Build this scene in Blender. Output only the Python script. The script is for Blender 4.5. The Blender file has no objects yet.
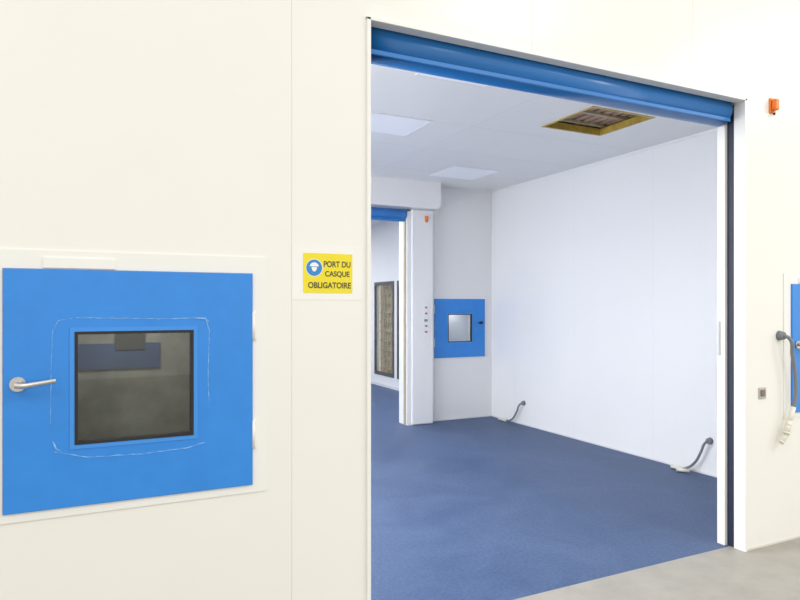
import bpy, bmesh, math, random
from mathutils import Vector, Matrix
random.seed(4)
S=bpy.context.scene
C=S.collection
S.view_settings.view_transform='Standard'
S.view_settings.look='None'
S.view_settings.exposure=0.0

# ---------------------------------------------------------------- materials
def mat(name,col,rough=0.5,metal=0.0,var=0.0,scale=5.0,bump=0.0,bscale=60.0,emit=None,estr=0.0,spec=0.5,rvar=0.0,stretch=(1,1,1)):
    m=bpy.data.materials.new(name); m.use_nodes=True
    nt=m.node_tree; N=nt.nodes; L=nt.links
    p=N['Principled BSDF']
    p.inputs['Base Color'].default_value=(*col,1)
    p.inputs['Roughness'].default_value=rough
    p.inputs['Metallic'].default_value=metal
    p.inputs['Specular IOR Level'].default_value=spec
    tc=N.new('ShaderNodeTexCoord'); mp=N.new('ShaderNodeMapping'); mp.inputs['Scale'].default_value=stretch
    L.new(tc.outputs['Object'],mp.inputs['Vector'])
    if var>0:
        n=N.new('ShaderNodeTexNoise'); n.inputs['Scale'].default_value=scale; n.inputs['Detail'].default_value=6; n.inputs['Roughness'].default_value=0.6
        L.new(mp.outputs['Vector'],n.inputs['Vector'])
        r=N.new('ShaderNodeValToRGB')
        r.color_ramp.elements[0].position=0.3; r.color_ramp.elements[1].position=0.72
        r.color_ramp.elements[0].color=(*[c*(1-var) for c in col],1)
        r.color_ramp.elements[1].color=(*[min(1,c*(1+var)) for c in col],1)
        L.new(n.outputs['Fac'],r.inputs['Fac']); L.new(r.outputs['Color'],p.inputs['Base Color'])
        if rvar>0:
            mr=N.new('ShaderNodeMapRange'); mr.inputs['To Min'].default_value=max(0.02,rough-rvar); mr.inputs['To Max'].default_value=rough+rvar
            L.new(n.outputs['Fac'],mr.inputs['Value']); L.new(mr.outputs['Result'],p.inputs['Roughness'])
    if bump>0:
        n2=N.new('ShaderNodeTexNoise'); n2.inputs['Scale'].default_value=bscale; n2.inputs['Detail'].default_value=4
        L.new(tc.outputs['Object'],n2.inputs['Vector'])
        b=N.new('ShaderNodeBump'); b.inputs['Strength'].default_value=bump; b.inputs['Distance'].default_value=0.01
        L.new(n2.outputs['Fac'],b.inputs['Height']); L.new(b.outputs['Normal'],p.inputs['Normal'])
    if emit:
        p.inputs['Emission Color'].default_value=(*emit,1); p.inputs['Emission Strength'].default_value=estr
    return m

M_cream=mat('cream_panel',(0.87,0.86,0.80),rough=0.28,var=0.012,scale=1.2)
M_frame=mat('cream_frame',(0.87,0.865,0.82),rough=0.35,var=0.01)
M_joint=mat('joint_grey',(0.70,0.68,0.61),rough=0.6,var=0.02)
M_white=mat('room_panel_white',(0.84,0.84,0.845),rough=0.28,var=0.012,scale=0.8)
M_ceil=mat('ceiling_white',(0.87,0.865,0.85),rough=0.45,var=0.01)
M_rjoint=mat('room_joint',(0.70,0.71,0.74),rough=0.6,var=0.02)
M_blue=mat('door_blue',(0.03,0.25,0.74),rough=0.36,var=0.05,scale=9,bump=0.03,bscale=40)
M_bluelt=mat('door_blue_bevel',(0.05,0.29,0.80),rough=0.35,var=0.03)
M_roll=mat('curtain_blue',(0.016,0.17,0.50),rough=0.28,var=0.06,scale=3,stretch=(.4,4,4))
M_rolldk=mat('curtain_bar_blue',(0.02,0.19,0.56),rough=0.4,var=0.05)
M_black=mat('rubber_black',(0.012,0.012,0.014),rough=0.5,var=0.1)
M_navy=mat('guide_dark',(0.008,0.014,0.04),rough=0.5,var=0.1)
M_steel=mat('satin_steel',(0.62,0.60,0.56),rough=0.3,metal=1.0,var=0.03)
M_yellow=mat('sign_yellow',(0.86,0.72,0.02),rough=0.35,var=0.02)
M_lam=mat('laminate_white',(0.89,0.88,0.84),rough=0.12,var=0.01)
M_text=mat('sign_ink',(0.09,0.085,0.03),rough=0.5,var=0.05)
M_sblue=mat('sign_blue',(0.03,0.25,0.62),rough=0.4,var=0.02)
M_silic=mat('silicone_white',(0.26,0.52,0.88),rough=0.4,var=0.25,scale=30)
M_orange=mat('beacon_orange',(0.85,0.20,0.015),rough=0.3,var=0.08,scale=30)
M_red=mat('button_red',(0.6,0.03,0.03),rough=0.35,var=0.05)
M_grey=mat('cable_grey',(0.20,0.21,0.23),rough=0.5,var=0.08)
M_brown=mat('switch_brown',(0.22,0.17,0.12),rough=0.5,var=0.1)
M_plastic=mat('connector_white',(0.78,0.76,0.66),rough=0.35,var=0.03)
M_gold=mat('hatch_rim_gold',(0.50,0.36,0.07),rough=0.4,metal=0.3,var=0.25,scale=12)
M_wood=mat('plenum_wood',(0.20,0.11,0.07),rough=0.7,var=0.4,scale=6,stretch=(1,6,1))
M_wood2=mat('plenum_batten',(0.42,0.27,0.19),rough=0.6,var=0.4,scale=9)
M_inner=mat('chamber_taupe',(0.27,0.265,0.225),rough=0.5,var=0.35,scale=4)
M_reflband=mat('reflection_navy',(0.05,0.085,0.17),rough=0.4,var=0.15)  # colour of the blue reflection in the pane
M_refldark=mat('reflection_dark',(0.06,0.06,0.055),rough=0.4,var=0.2)  # colour of the dark reflection in the pane
M_tan=mat('jamb_tan',(0.42,0.36,0.24),rough=0.5,var=0.1)
M_amber=mat('shelf_amber',(0.52,0.42,0.27),rough=0.5,var=0.35,scale=14)
M_dkframe=mat('window_frame_dark',(0.09,0.09,0.09),rough=0.5,var=0.1)
M_diff=mat('diffuser',(0.85,0.87,0.92),rough=0.5,emit=(0.92,0.95,1.0),estr=0.09)
M_fill=mat('fill_diffuser',(1,1,1),emit=(0.93,0.96,1.0),estr=1.5)  # glow of the added ceiling panels

def glass(name,tint,gl=0.04,rough=0.02):
    m=bpy.data.materials.new(name); m.use_nodes=True
    N=m.node_tree.nodes; L=m.node_tree.links; N.clear()
    o=N.new('ShaderNodeOutputMaterial'); t=N.new('ShaderNodeBsdfTransparent'); g=N.new('ShaderNodeBsdfGlossy'); x=N.new('ShaderNodeMixShader')
    t.inputs['Color'].default_value=(*tint,1); g.inputs['Roughness'].default_value=rough
    f=N.new('ShaderNodeLayerWeight'); f.inputs['Blend'].default_value=0.5
    pw=N.new('ShaderNodeMath'); pw.operation='POWER'; pw.inputs[1].default_value=5
    a=N.new('ShaderNodeMath'); a.operation='ADD'; a.inputs[1].default_value=gl; a.use_clamp=True
    L.new(f.outputs['Facing'],pw.inputs[0]); L.new(pw.outputs[0],a.inputs[0])
    L.new(a.outputs[0],x.inputs[0]); L.new(t.outputs[0],x.inputs[1]); L.new(g.outputs[0],x.inputs[2]); L.new(x.outputs[0],o.inputs[0])
    return m
M_glass=glass('window_glass',(0.85,0.87,0.83),0.05)
M_glassf=glass('far_glass',(0.92,0.94,0.92),0.05)

def floor_mat():
    m=bpy.data.materials.new('blue_vinyl'); m.use_nodes=True
    N=m.node_tree.nodes; L=m.node_tree.links; p=N['Principled BSDF']
    tc=N.new('ShaderNodeTexCoord')
    n=N.new('ShaderNodeTexNoise'); n.inputs['Scale'].default_value=1.3; n.inputs['Detail'].default_value=10; n.inputs['Roughness'].default_value=0.7; n.inputs['Distortion'].default_value=1.2
    L.new(tc.outputs['Object'],n.inputs['Vector'])
    r=N.new('ShaderNodeValToRGB'); e=r.color_ramp.elements
    e[0].position=0.34; e[0].color=(0.045,0.083,0.182,1); e[1].position=0.70; e[1].color=(0.086,0.132,0.245,1)
    L.new(n.outputs['Fac'],r.inputs['Fac'])
    n2=N.new('ShaderNodeTexNoise'); n2.inputs['Scale'].default_value=45; n2.inputs['Detail'].default_value=5; n2.inputs['Roughness'].default_value=.75
    L.new(tc.outputs['Object'],n2.inputs['Vector'])
    mx=N.new('ShaderNodeMix'); mx.data_type='RGBA'; mx.blend_type='OVERLAY'; mx.inputs['Factor'].default_value=0.7
    L.new(r.outputs['Color'],mx.inputs['A']); L.new(n2.outputs['Fac'],mx.inputs['B'])
    L.new(mx.outputs['Result'],p.inputs['Base Color'])
    mr=N.new('ShaderNodeMapRange'); mr.inputs['To Min'].default_value=0.40; mr.inputs['To Max'].default_value=0.66
    L.new(n.outputs['Fac'],mr.inputs['Value']); L.new(mr.outputs['Result'],p.inputs['Roughness'])
    b=N.new('ShaderNodeBump'); b.inputs['Strength'].default_value=.06; b.inputs['Distance'].default_value=.01
    L.new(n2.outputs['Fac'],b.inputs['Height']); L.new(b.outputs['Normal'],p.inputs['Normal'])
    p.inputs['Specular IOR Level'].default_value=0.3
    return m
M_floor=floor_mat()
M_conc=mat('concrete_grey',(0.34,0.32,0.28),rough=0.5,var=0.10,scale=5,bump=0.02)

# ---------------------------------------------------------------- builders
def link(o,parent=None):
    C.objects.link(o)
    if parent: o.parent=parent
    return o
def empty(name,loc=(0,0,0)):
    e=bpy.data.objects.new(name,None); e.location=(0,0,0); e.empty_display_size=0.1
    return link(e)
def obj(name,bm,m,parent=None,smooth=False):
    me=bpy.data.meshes.new(name); bmesh.ops.recalc_face_normals(bm,faces=bm.faces); bm.to_mesh(me); bm.free()
    me.materials.append(m)
    if smooth:
        for f in me.polygons: f.use_smooth=True
    return link(bpy.data.objects.new(name,me),parent)
def addbox(bm,x0,x1,y0,y1,z0,z1):
    vs=[bm.verts.new((x,y,z)) for x in (x0,x1) for y in (y0,y1) for z in (z0,z1)]
    for f in ((0,1,3,2),(4,6,7,5),(0,4,5,1),(2,3,7,6),(0,2,6,4),(1,5,7,3)): bm.faces.new([vs[i] for i in f])
def box(name,x0,x1,y0,y1,z0,z1,m,parent=None,bev=0.0,seg=2):
    bm=bmesh.new(); addbox(bm,x0,x1,y0,y1,z0,z1)
    if bev>0: bmesh.ops.bevel(bm,geom=bm.edges[:],offset=bev,segments=seg,affect='EDGES',profile=0.5)
    return obj(name,bm,m,parent)
def quad(name,pts,m,parent=None):
    bm=bmesh.new(); bm.faces.new([bm.verts.new(p) for p in pts]); return obj(name,bm,m,parent)
def slab(name,axis,a,b,c,holes,m,parent=None):
    """flat slab with rectangular holes. axis = thickness axis; a,b in-plane ranges, c thickness range; holes (a0,a1,b0,b1)"""
    A=sorted(set([a[0],a[1]]+[v for h in holes for v in h[:2] if a[0]<v<a[1]]))
    B=sorted(set([b[0],b[1]]+[v for h in holes for v in h[2:] if b[0]<v<b[1]]))
    ia=len(A)-1; ib=len(B)-1
    def solid(i,j):
        if i<0 or j<0 or i>=ia or j>=ib: return False
        ca=(A[i]+A[i+1])/2; cb=(B[j]+B[j+1])/2
        return not any(h[0]<ca<h[1] and h[2]<cb<h[3] for h in holes)
    def P(u,v,w):
        return {'y':(u,w,v),'x':(w,u,v),'z':(u,v,w)}[axis]
    bm=bmesh.new()
    def q(*pts): bm.faces.new([bm.verts.new(P(*p)) for p in pts])
    for i in range(ia):
        for j in range(ib):
            if not solid(i,j): continue
            a0,a1,b0,b1=A[i],A[i+1],B[j],B[j+1]
            for w in c: q((a0,b0,w),(a1,b0,w),(a1,b1,w),(a0,b1,w))
            if not solid(i-1,j): q((a0,b0,c[0]),(a0,b1,c[0]),(a0,b1,c[1]),(a0,b0,c[1]))
            if not solid(i+1,j): q((a1,b0,c[0]),(a1,b1,c[0]),(a1,b1,c[1]),(a1,b0,c[1]))
            if not solid(i,j-1): q((a0,b0,c[0]),(a1,b0,c[0]),(a1,b0,c[1]),(a0,b0,c[1]))
            if not solid(i,j+1): q((a0,b1,c[0]),(a1,b1,c[0]),(a1,b1,c[1]),(a0,b1,c[1]))
    bmesh.ops.remove_doubles(bm,verts=bm.verts[:],dist=1e-5)
    return obj(name,bm,m,parent)
def cyl(name,p0,p1,r,m,parent=None,seg=32,r2=None):
    p0=Vector(p0);p1=Vector(p1);d=p1-p0
    bm=bmesh.new(); bmesh.ops.create_cone(bm,cap_ends=True,segments=seg,radius1=r,radius2=r if r2 is None else r2,depth=d.length)
    bmesh.ops.transform(bm,matrix=Matrix.Translation((p0+p1)/2)@d.to_track_quat('Z','Y').to_matrix().to_4x4(),verts=bm.verts)
    o=obj(name,bm,m,parent)
    for f in o.data.polygons: f.use_smooth=len(f.vertices)==4
    return o
def tube(name,pts,r,m,parent=None,radii=None,kind='spline'):
    cu=bpy.data.curves.new(name,'CURVE'); cu.dimensions='3D'; cu.bevel_depth=r; cu.bevel_resolution=5; cu.use_fill_caps=True; cu.resolution_u=10
    sp=cu.splines.new('BEZIER' if kind=='spline' else 'POLY')
    if kind=='spline':
        sp.bezier_points.add(len(pts)-1)
        for i,p in enumerate(pts):
            b=sp.bezier_points[i]; b.co=p; b.handle_left_type=b.handle_right_type='AUTO'
            if radii: b.radius=radii[i]
    else:
        sp.points.add(len(pts)-1)
        for i,p in enumerate(pts):
            sp.points[i].co=(*p,1); sp.points[i].radius=radii[i] if radii else 1
    cu.materials.append(m)
    t=bpy.data.objects.new(name,cu); C.objects.link(t)
    dg=bpy.context.evaluated_depsgraph_get(); me=bpy.data.meshes.new_from_object(t.evaluated_get(dg))
    bpy.data.objects.remove(t)
    for f in me.polygons: f.use_smooth=True
    return link(bpy.data.objects.new(name,me),parent)
def area(name,loc,rot,sx,sy,power,col,parent=None):
    l=bpy.data.lights.new(name,'AREA'); l.shape='RECTANGLE'; l.size=sx; l.size_y=sy; l.energy=power; l.color=col
    o=bpy.data.objects.new(name,l); o.location=loc; o.rotation_euler=rot
    return link(o,parent)

FY=2.747      # outer face of front wall
BK=2.92       # inner face of front wall
RX=5.28       # right wall of room
BY=7.75       # back wall of room
CH=3.26       # ceiling
LX=-1.6
# ---------------------------------------------------------------- shell
PB=(-0.278,0.636,0.834,1.738)         # pass box door leaf (left)
PB2=(4.32,5.20,0.87,1.75)             # pass box at right
wf=slab('wall_front','y',(-5,9),(0,5.2),(FY,BK),
     [(1.19,3.85,-1,3.02),(PB[0]+.02,PB[1]-.02,PB[2]+.02,PB[3]-.02),(PB2[0]+.02,PB2[1]-.02,PB2[2]+.02,PB2[3]-.02)],M_cream)
box('header_lip',1.19,3.85,FY,FY+0.055,2.937,3.02,M_frame,wf)
for i,(x,z0,z1) in enumerate([(0.812,0,5.2),(-0.42,0,.79),(-0.42,1.82,5.2),(2.13,2.96,5.2),(3.363,2.96,5.2),(4.60,1.83,5.2),(4.60,0,.83)]):
    box(f'panel_joint_{i}',x-.0015,x+.0015,FY-.0006,FY+.001,z0,z1,M_joint,wf)
box('baseboard_front',3.862,9,FY-.004,FY,0,.012,M_joint)

slab('wall_right','x',(BK,15.0),(0,CH),(RX,RX+.1),
     [(11.06,11.92,0.25,2.05),(10.05,10.86,0.25,2.05)],M_white)
slab('wall_back','y',(LX,RX),(0,CH),(BY,BY+.12),[(1.25,3.87,-1,2.9),(4.37,5.11,0.92,1.66)],M_white)
box('wall_left',LX-.1,LX,BK,15.0,0,CH,M_white)
box('wall_far',LX-.1,RX+.1,15.0,15.1,0,CH,M_white)
HX0,HX1,HY0,HY1=3.78,4.47,4.06,4.71
ceil=slab('ceiling','z',(LX-.1,RX+.1),(BK,15.1),(CH,CH+.05),[(HX0,HX1,HY0,HY1)],M_ceil)
box('floor',LX-.1,RX+.1,2.85,15.1,-.1,0.0,M_floor)
box('floor_hall',-9,12,-10,2.85,-.1,0.0,M_conc)
wr=bpy.data.objects['wall_right']
for i,y in enumerate([3.6,4.8,6.0,7.2]):
    box(f'joint_{i}',RX-.0006,RX+.001,y-.001,y+.001,0,CH,M_rjoint,wr)
for i,y in enumerate([4.0,5.0,5.9,6.9]):
    box(f'ceiling_joint_{i}',LX,RX,y-.0015,y+.0015,CH-.0006,CH+.001,M_rjoint,ceil)
for i,x in enumerate([3.2]):
    box(f'ceiling_jointx_{i}',x-.0015,x+.0015,BK,BY,CH-.0006,CH+.001,M_rjoint,ceil)
box('trim_1',RX-.012,RX,BK,BY-.012,CH-.02,CH,M_white,None)
box('trim_2',4.30,RX,BY-.012,BY,CH-.02,CH,M_white,None)
box('baseboard_right',RX-.010,RX,BK,BY-.010,0,.012,M_rjoint)
box('baseboard_back',4.24,RX,BY-.010,BY,0,.012,M_rjoint)
box('baseboard_right_far',RX-.010,RX,BY+.12,15,0,.05,M_rjoint)

# ---------------------------------------------------------------- main doorway frame + roller curtain
fr=empty('door_frame')
box('jamb_left',1.170,1.190,FY-.012,BK+.01,0,2.95,M_frame,fr,.002)
box('jamb_right_face',3.838,3.860,FY-.012,FY+.07,0,2.95,M_frame,fr,.002)
box('jamb_right_inner',3.822,3.860,2.872,2.93,0,2.81,M_frame,fr,.002)
box('head_trim',1.170,3.860,FY-.012,FY+.001,2.937,2.955,M_frame,fr,.002)
rc=empty('roller_door')
cyl('drum',(1.192,2.893,2.895),(3.805,2.893,2.895),.092,M_roll,rc,64)
box('bottom_bar',1.192,3.800,2.812,2.824,2.812,2.838,M_rolldk,rc,.004)
box('guide_right',3.846,3.86,2.818,2.871,0,2.93,M_navy,rc)
box('guide_left',1.188,1.191,2.818,2.871,0,2.93,M_navy,rc)
box('drum_cowl',1.19,3.85,2.99,3.0,2.90,3.05,M_white,rc)
box('edge_handle',3.806,3.822,2.905,2.922,1.27,1.50,M_rjoint,rc,.004)

# ---------------------------------------------------------------- pass boxes (doors with window through wall)
def lever(parent,x,z,y,sgn=1):
    cyl('handle_rose',(x,y,z),(x,y-.010,z),.027,M_steel,parent)
    cyl('handle_neck',(x,y-.008,z),(x,y-.05,z),.011,M_steel,parent)
    tube('handle_lever',[(x-.004*sgn,y-.045,z),(x+.02*sgn,y-.053,z-.002),(x+.06*sgn,y-.055,z+.003),(x+.125*sgn,y-.050,z+.012)],.010,M_steel,parent,[1.15,1.1,.95,.85])
def passbox(x0,x1,z0,z1,fy,depth,hside,detail=True,framed=True):
    e=empty('pass_box')
    w=x1-x0; h=z1-z0
    wx0=x0+.240*w/.914; wx1=x0+.664*w/.914; wz0=z0+.242*h/.904; wz1=z0+.662*h/.904
    if framed:
        slab('frame','y',(x0-.075,x1+.064),(z0-.034,z1+.072),(fy-.006,fy),[(x0-.002,x1+.002,z0-.002,z1+.002)],M_frame,e)
    dl=slab('door_leaf','y',(x0,x1),(z0,z1),(fy-.016,fy+.03),[(wx0-.012,wx1+.012,wz0-.012,wz1+.012)],M_blue,e)
    mb=dl.modifiers.new('b','BEVEL'); mb.width=.003; mb.segments=2; mb.limit_method='ANGLE'
    slab('window_bezel','y',(wx0-.022,wx1+.022),(wz0-.022,wz1+.022),(fy-.019,fy-.010),[(wx0-.006,wx1+.006,wz0-.006,wz1+.006)],M_bluelt,e)
    slab('gasket','y',(wx0-.006,wx1+.006),(wz0-.006,wz1+.006),(fy-.021,fy+.02),[(wx0+.005,wx1-.005,wz0+.005,wz1-.005)],M_black,e)
    yg=fy-.014
    quad('pane',[(wx0,yg,wz0),(wx1,yg,wz0),(wx1,yg,wz1),(wx0,yg,wz1)],M_glass if detail else M_glassf,e)
    cx0,cx1,cz0,cz1=x0+.04,x1-.04,z0+.04,z1-.04; y0=fy+.03; y1=fy+depth; t=.01
    m=M_inner if detail else M_white
    box('chamber_floor',cx0,cx1,y0,y1,cz0,cz0+t,m,e)
    box('chamber_top',cx0,cx1,y0,y1,cz1-t,cz1,m,e)
    box('chamber_side_a',cx0,cx0+t,y0,y1,cz0+t,cz1-t,m,e)
    box('chamber_side_b',cx1-t,cx1,y0,y1,cz0+t,cz1-t,m,e)
    box('rear_door',cx0,cx1,y1,y1+.02,cz0,cz1,m,e)
    if detail:
        box('reflection_band',cx0+.12,cx0+.56*w/.914,y1-.012,y1,1.30,1.42,M_reflband,e)  # reflections in the glass, modelled as coloured boxes on the rear door
        box('reflection_patch',cx0+.36,cx0+.49*w/.914,y1-.02,y1-.012,1.39,1.50,M_refldark,e)
        area('chamber_fill',((cx0+cx1)/2,(y0+y1)/2,cz1-t-.01),(0,0,0),.3,.12,2.2*depth/.62,(1,.97,.9),e)  # added lamp, lightens the chamber seen through the pane
    hx=x1 if hside<0 else x0
    for i,zz in enumerate([z0+.155,z0+.62]):
        box(f'hinge_plate_{i}',hx+.0025 if hside<0 else hx-.02,hx+.02 if hside<0 else hx-.0025,fy-.012,fy-.004,zz,zz+.12,M_frame,e,.002)
        cyl(f'hinge_{i}',(hx+(.004 if hside<0 else -.004),fy-.014,zz),(hx+(.004 if hside<0 else -.004),fy-.014,zz+.12),.006,M_frame,e,16)
    return e,(wx0,wx1,wz0,wz1)
e,win=passbox(*PB,FY,.62,-1)
lever(e,PB[0]+.048,1.312,FY-.016)
box('cylinder_plate',-.15,.10,FY-.012,FY-.004,1.743,1.784,M_frame,e,.002)
def smear(pts,r,jit,name):
    out=[];rad=[]
    for i in range(len(pts)-1):
        a=Vector(pts[i]);b=Vector(pts[i+1]);n=max(2,int((b-a).length/.012))
        for k in range(n):
            p=a.lerp(b,k/n); out.append((p.x+random.uniform(-jit,jit),FY-.0165,p.y+random.uniform(-jit,jit))); rad.append(random.choice([.3,.5,.8,1,1.2,.4]))
    tube(name,out,r,M_silic,e,rad,'poly')
smear([(-.125,1.16),(-.122,1.40),(-.118,1.50),(-.10,1.545),(-.04,1.555)],.0013,.001,'sealant_0')
smear([(-.04,1.555),(.10,1.552),(.28,1.548),(.44,1.552),(.455,1.50),(.45,1.30),(.455,1.16)],.0016,.0012,'sealant_1')
smear([(-.11,1.05),(.0,1.018),(.2,1.012),(.38,1.02),(.45,1.04)],.0016,.0012,'sealant_2')
smear([(.40,1.550),(.44,1.545),(.465,1.525)],.0034,.002,'sealant_3')
smear([(-.12,1.09),(-.105,1.06),(-.08,1.045)],.0028,.002,'sealant_4')

e2,_=passbox(*PB2,FY,.30,-1)
lever(e2,PB2[0]+.055,1.335,FY-.016)
box('cylinder_plate',4.40,4.66,FY-.012,FY-.004,1.755,1.797,M_frame,e2,.002)
e3,_=passbox(4.325,5.155,.875,1.70,BY,.35,1,detail=False,framed=False)
cyl('lock_rose',(5.09,BY-.016,1.36),(5.09,BY-.03,1.36),.022,M_black,e3)
box('lock_lever',5.03,5.10,BY-.045,BY-.03,1.35,1.37,M_black,e3,.004)
area('chamber_fill',(4.74,BY+.2,1.60),(0,0,0),.3,.1,1.1,(1,1,.97),e3)  # added lamp, brightens the chamber of the back box

# ---------------------------------------------------------------- sign
sg=empty('safety_sign')
box('laminate',.813,1.154,FY-.0015,FY-.0002,1.628,1.868,M_lam,sg)
box('sign_plate',.864,1.099,FY-.003,FY-.0015,1.659,1.838,M_yellow,sg)
def text(s,x0,x1,z0,z1,parent,name):
    cu=bpy.data.curves.new(name,'FONT'); cu.body=s; cu.offset=.028
    t=bpy.data.objects.new(name,cu); C.objects.link(t)
    dg=bpy.context.evaluated_depsgraph_get(); me=bpy.data.meshes.new_from_object(t.evaluated_get(dg)); bpy.data.objects.remove(t)
    xs=[v.co.x for v in me.vertices]; ys=[v.co.y for v in me.vertices]
    a,b,c,d=min(xs),max(xs),min(ys),max(ys)
    for v in me.vertices:
        v.co=Vector((x0+(v.co.x-a)/(b-a)*(x1-x0),FY-.0036,z0+(v.co.y-c)/(d-c)*(z1-z0)))
    me.materials.clear(); me.materials.append(M_text)
    link(bpy.data.objects.new(name,me),parent)
text('PORT DU',.960,1.090,1.776,1.804,sg,'line_1')
text('CASQUE',.966,1.085,1.729,1.759,sg,'line_2')
text('OBLIGATOIRE',.886,1.092,1.680,1.708,sg,'line_3')
cyl('pictogram_disc',(.915,FY-.003,1.772),(.915,FY-.0038,1.772),.037,M_sblue,sg,48)
cyl('pictogram_ring',(.915,FY-.0029,1.772),(.915,FY-.0034,1.772),.040,M_lam,sg,48)
def flat(name,pts,y,m,parent):
    bm=bmesh.new(); bm.faces.new([bm.verts.new((x,y,z)) for x,z in pts]); return obj(name,bm,m,parent)
flat('pictogram_helmet',[(.915+.021*math.cos(a),1.778+.018*math.sin(a)) for a in [math.pi*k/12 for k in range(13)]],FY-.0042,M_lam,sg)
flat('pictogram_face',[(.915+.013*math.cos(a),1.775+.020*math.sin(a)) for a in [math.pi+math.pi*k/12 for k in range(13)]],FY-.0042,M_lam,sg)

# ---------------------------------------------------------------- beacons, switches, cables
def beacon(x,y,z,s=1):
    b=empty('warning_beacon')
    box('base',x-.028*s,x+.028*s,y-.012,y,z-.05*s,z+.05*s,M_orange,b,.004)
    box('lens',x-.022*s,x+.022*s,y-.045*s,y-.012,z-.035*s,z+.04*s,M_orange,b,.01,3)
    cyl('gland',(x,y-.02,z-.05*s),(x,y-.02,z-.064*s),.007,M_black,b,12)
beacon(4.12,FY,2.94)
sw=empty('light_switch')
box('plate',3.985,4.055,FY-.008,FY,.985,1.06,M_steel,sw,.002)
box('rocker',4.0,4.04,FY-.014,FY-.006,1.0,1.045,M_brown,sw,.003)
def cable_set(base,pts,conn,nrm):
    c=empty('power_cable')
    b=Vector(base); n=Vector(nrm)
    cyl('wall_gland',b,b+n*.035,.034,M_grey,c,24,.026)
    tube('cable',pts,.012,M_grey,c)
    for i,(a,bb,r) in enumerate(conn):
        cyl(f'connector_{i}',a,bb,r,M_plastic,c,20)
        d=(Vector(bb)-Vector(a)).normalized()
        cyl(f'connector_ring_{i}',Vector(bb)-d*.012,Vector(bb),r*1.2,M_plastic,c,20)
    return c
y=FY
cable_set((4.20,y,1.40),[(4.20,y-.03,1.40),(4.215,y-.06,1.385),(4.25,y-.06,1.27),(4.283,y-.06,1.10),(4.285,y-.06,1.0),(4.262,y-.055,.90)],
   [((4.268,y-.055,.92),(4.22,y-.05,.80),.017),((4.235,y-.05,.83),(4.195,y-.05,.745),.020),((4.255,y-.05,.78),(4.145,y-.05,.69),.014)],(0,-1,0))
cable_set((RX,4.12,.326),[(RX-.02,4.12,.326),(RX-.06,4.13,.31),(RX-.065,4.17,.22),(RX-.07,4.24,.10),(RX-.08,4.33,.03),(RX-.10,4.36,.02)],
   [((RX-.10,4.34,.024),(RX-.11,4.47,.022),.017),((RX-.11,4.26,.024),(RX-.17,4.36,.022),.017)],(-1,0,0))
cable_set((RX,6.98,.294),[(RX-.02,6.98,.294),(RX-.06,6.99,.28),(RX-.065,7.05,.18),(RX-.07,7.15,.06),(RX-.08,7.24,.02),(RX-.09,7.28,.02)],
   [((RX-.09,7.26,.022),(RX-.10,7.42,.022),.018)],(-1,0,0))

# ---------------------------------------------------------------- far doorway : housing, column, roller
hd=empty('door_housing')
bm=bmesh.new()
prof=[(1.0,2.90),(1.0,CH),(4.27,CH),(4.27,2.98),(4.262,2.94),(4.24,2.91),(4.21,2.90)]
A=[bm.verts.new((x,7.46,z)) for x,z in prof]; B=[bm.verts.new((x,BY,z)) for x,z in prof]
bm.faces.new(A); bm.faces.new(B[::-1])
for i in range(len(prof)):
    j=(i+1)%len(prof); bm.faces.new([A[i],B[i],B[j],A[j]])
obj('cover',bm,M_white,hd)
box('column',3.90,4.235,7.60,BY,0,2.90,M_white,hd,.02,3)
box('jamb',3.84,3.90,7.62,BY+.12,0,2.87,M_white,hd,.003)
box('jamb_edge',3.825,3.84,7.66,7.70,0,2.87,M_tan,hd)
rs=empty('roller_door')
cyl('drum',(1.27,7.66,2.83),(3.82,7.66,2.83),.065,M_bluelt,rs,40)
box('bottom_bar',1.27,3.82,7.65,7.675,2.73,2.79,M_rolldk,rs,.005)
beacon(4.12,7.60,2.78,.8)
pn=empty('push_button_panel')
box('backplate',4.07,4.15,7.594,7.60,1.17,1.66,M_white,pn,.002)
for i,(z,mm) in enumerate([(1.58,M_grey),(1.50,M_red),(1.33,M_grey),(1.25,M_red)]):
    cyl(f'button_{i}',(4.11,7.594,z),(4.11,7.575,z),.013,mm,pn,16)
box('label',4.085,4.135,7.590,7.595,1.39,1.42,M_grey,pn)

# ---------------------------------------------------------------- far glazed windows in the second room
for k,(y0,y1) in enumerate([(11.06,11.92),(10.05,10.86)]):
    w=empty(f'window_{k+1}')
    slab('frame','x',(y0-.03,y1+.03),(.22,2.08),(RX-.012,RX+.01),[(y0+.03,y1-.03,.29,2.01)],M_dkframe,w)
    quad('pane',[(RX+.005,y0+.01,.27),(RX+.005,y1-.01,.27),(RX+.005,y1-.01,2.03),(RX+.005,y0+.01,2.03)],M_glassf,w)
    box('cabinet_back',RX+.22,RX+.23,y0-.2,y1+.2,.1,2.2,M_amber,w)
    for i in range(9):
        z=.32+i*.19
        box(f'shelf_{i}',RX+.12,RX+.22,y0-.1,y1+.1,z,z+.012,M_amber,w)
    for j in range(6):
        yy=y0+j*.17
        box(f'upright_{j}',RX+.115,RX+.13,yy,yy+.02,.1,2.2,M_tan,w)
    area('cabinet_fill',(RX+.06,(y0+y1)/2,2.15),(0,0,0),.06,.8,7,(1,.95,.85),w)  # added lamp, brightens the shelves behind the glass

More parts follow.
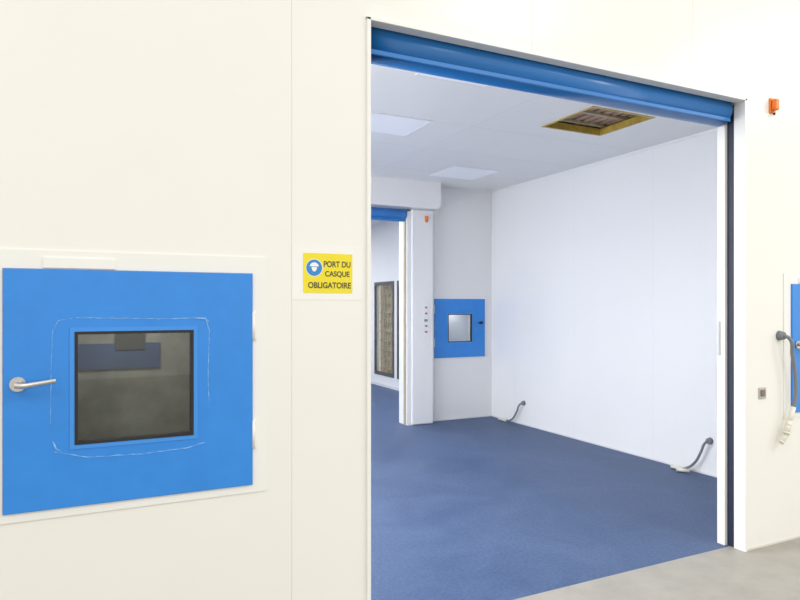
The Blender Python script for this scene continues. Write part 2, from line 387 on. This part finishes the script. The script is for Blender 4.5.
# ---------------------------------------------------------------- ceiling hatch
h=empty('ceiling_hatch')
slab('rim','z',(HX0-.012,HX1+.012),(HY0-.012,HY1+.012),(CH-.006,CH-.0005),[(HX0+.010,HX1-.010,HY0+.010,HY1-.010)],M_gold,h)
slab('lining','z',(HX0+.0,HX1-.0),(HY0,HY1),(CH,CH+.055),[(HX0+.012,HX1-.012,HY0+.012,HY1-.012)],M_gold,h)
box('plenum_deck',HX0-.3,HX1+.3,HY0-.3,HY1+.5,CH+.20,CH+.22,M_wood,h)
for i in range(13):
    x=HX0-.28+i*.10
    box(f'batten_{i}',x,x+.06,HY0-.3,HY1+.5,CH+.085,CH+.11,M_wood2,h,.004)
for i in range(3):
    yy=HY0+.05+i*.27
    box(f'tie_{i}',HX0-.3,HX1+.3,yy,yy+.035,CH+.065,CH+.085,M_tan,h)
for nm,b in {'a':(HX0-.32,HX0-.3,HY0-.3,HY1+.5),'b':(HX1+.3,HX1+.32,HY0-.3,HY1+.5),'c':(HX0-.3,HX1+.3,HY0-.32,HY0-.3),'d':(HX0-.3,HX1+.3,HY1+.5,HY1+.52)}.items():
    box('plenum_side_'+nm,*b,CH+.05,CH+.22,M_wood,h)

# ---------------------------------------------------------------- ceiling light panels
def panel(x0,x1,y0,y1,m=M_diff,power=0):
    p=empty('ceiling_light')
    slab('bezel','z',(x0,x1),(y0,y1),(CH-.008,CH-.0005),[(x0+.015,x1-.015,y0+.015,y1-.015)],M_white,p)
    box('diffuser',x0+.015,x1-.015,y0+.015,y1-.015,CH-.006,CH-.002,m,p)
    if power: area('tubes',((x0+x1)/2,(y0+y1)/2,CH-.009),(0,0,0),x1-x0-.03,y1-y0-.03,power,(.95,.97,1.0),p)
panel(2.11,2.71,3.90,4.06,M_diff)
panel(2.17,2.78,5.0,5.57)
panel(3.90,4.55,6.48,7.12)
for (x0,x1,y0,y1) in [(-.6,0,3.3,4.9),(-.6,0,5.6,7.2),(.9,1.5,3.3,4.7)]:  # unseen panels added on the left to brighten the room
    panel(x0,x1,y0,y1,M_fill,42)
for (x0,x1,y0,y1) in [(0.5,1.1,9,10.5),(3,3.6,8.6,9.6),(3,3.6,12,13.5),(0.5,1.1,12,13.5)]:  # panels added to light the second room
    panel(x0,x1,y0,y1,M_fill,58)
# made-up frame with fill lamps, added out of view to light ceiling and right wall
fill_grp=empty('window_3')
slab('frame','x',(3.6,7.2),(.25,2.7),(LX,LX+.03),[(3.66,5.36,.31,2.64),(5.44,7.14,.31,2.64)],M_frame,fill_grp)
area('side_fill_a',(LX+.012,4.51,1.475),(0,math.radians(-90),0),2.3,1.7,70,(.96,.97,1.0),fill_grp)
area('side_fill_b',(LX+.012,6.29,1.475),(0,math.radians(-90),0),2.3,1.7,66,(.96,.97,1.0),fill_grp)

# ---------------------------------------------------------------- hall luminaires
for i,(x,yy,pw) in enumerate([(-2,-2,60),(5,-1.65,110),(10.2,-2.0,190)]):
    l=empty('hall_luminaire')
    box('tray',x-.8,x+.8,yy-.2,yy+.2,5.64,5.72,M_frame,l)
    area('tubes',(x,yy,5.62),(0,0,0),1.5,.35,pw,(1,.98,.94),l)

W=bpy.data.worlds.new('World'); S.world=W; W.use_nodes=True
bg=W.node_tree.nodes['Background']; bg.inputs['Color'].default_value=(1.0,.985,.955,1); bg.inputs['Strength'].default_value=1.2

cam=bpy.data.cameras.new('camera'); co=bpy.data.objects.new('camera',cam); C.objects.link(co)
co.location=(0,0,1.6); co.rotation_euler=(math.radians(90),0,math.radians(-26.1))
cam.sensor_width=36; cam.lens=638/800*36; cam.shift_y=.0075; cam.clip_end=100
S.camera=co
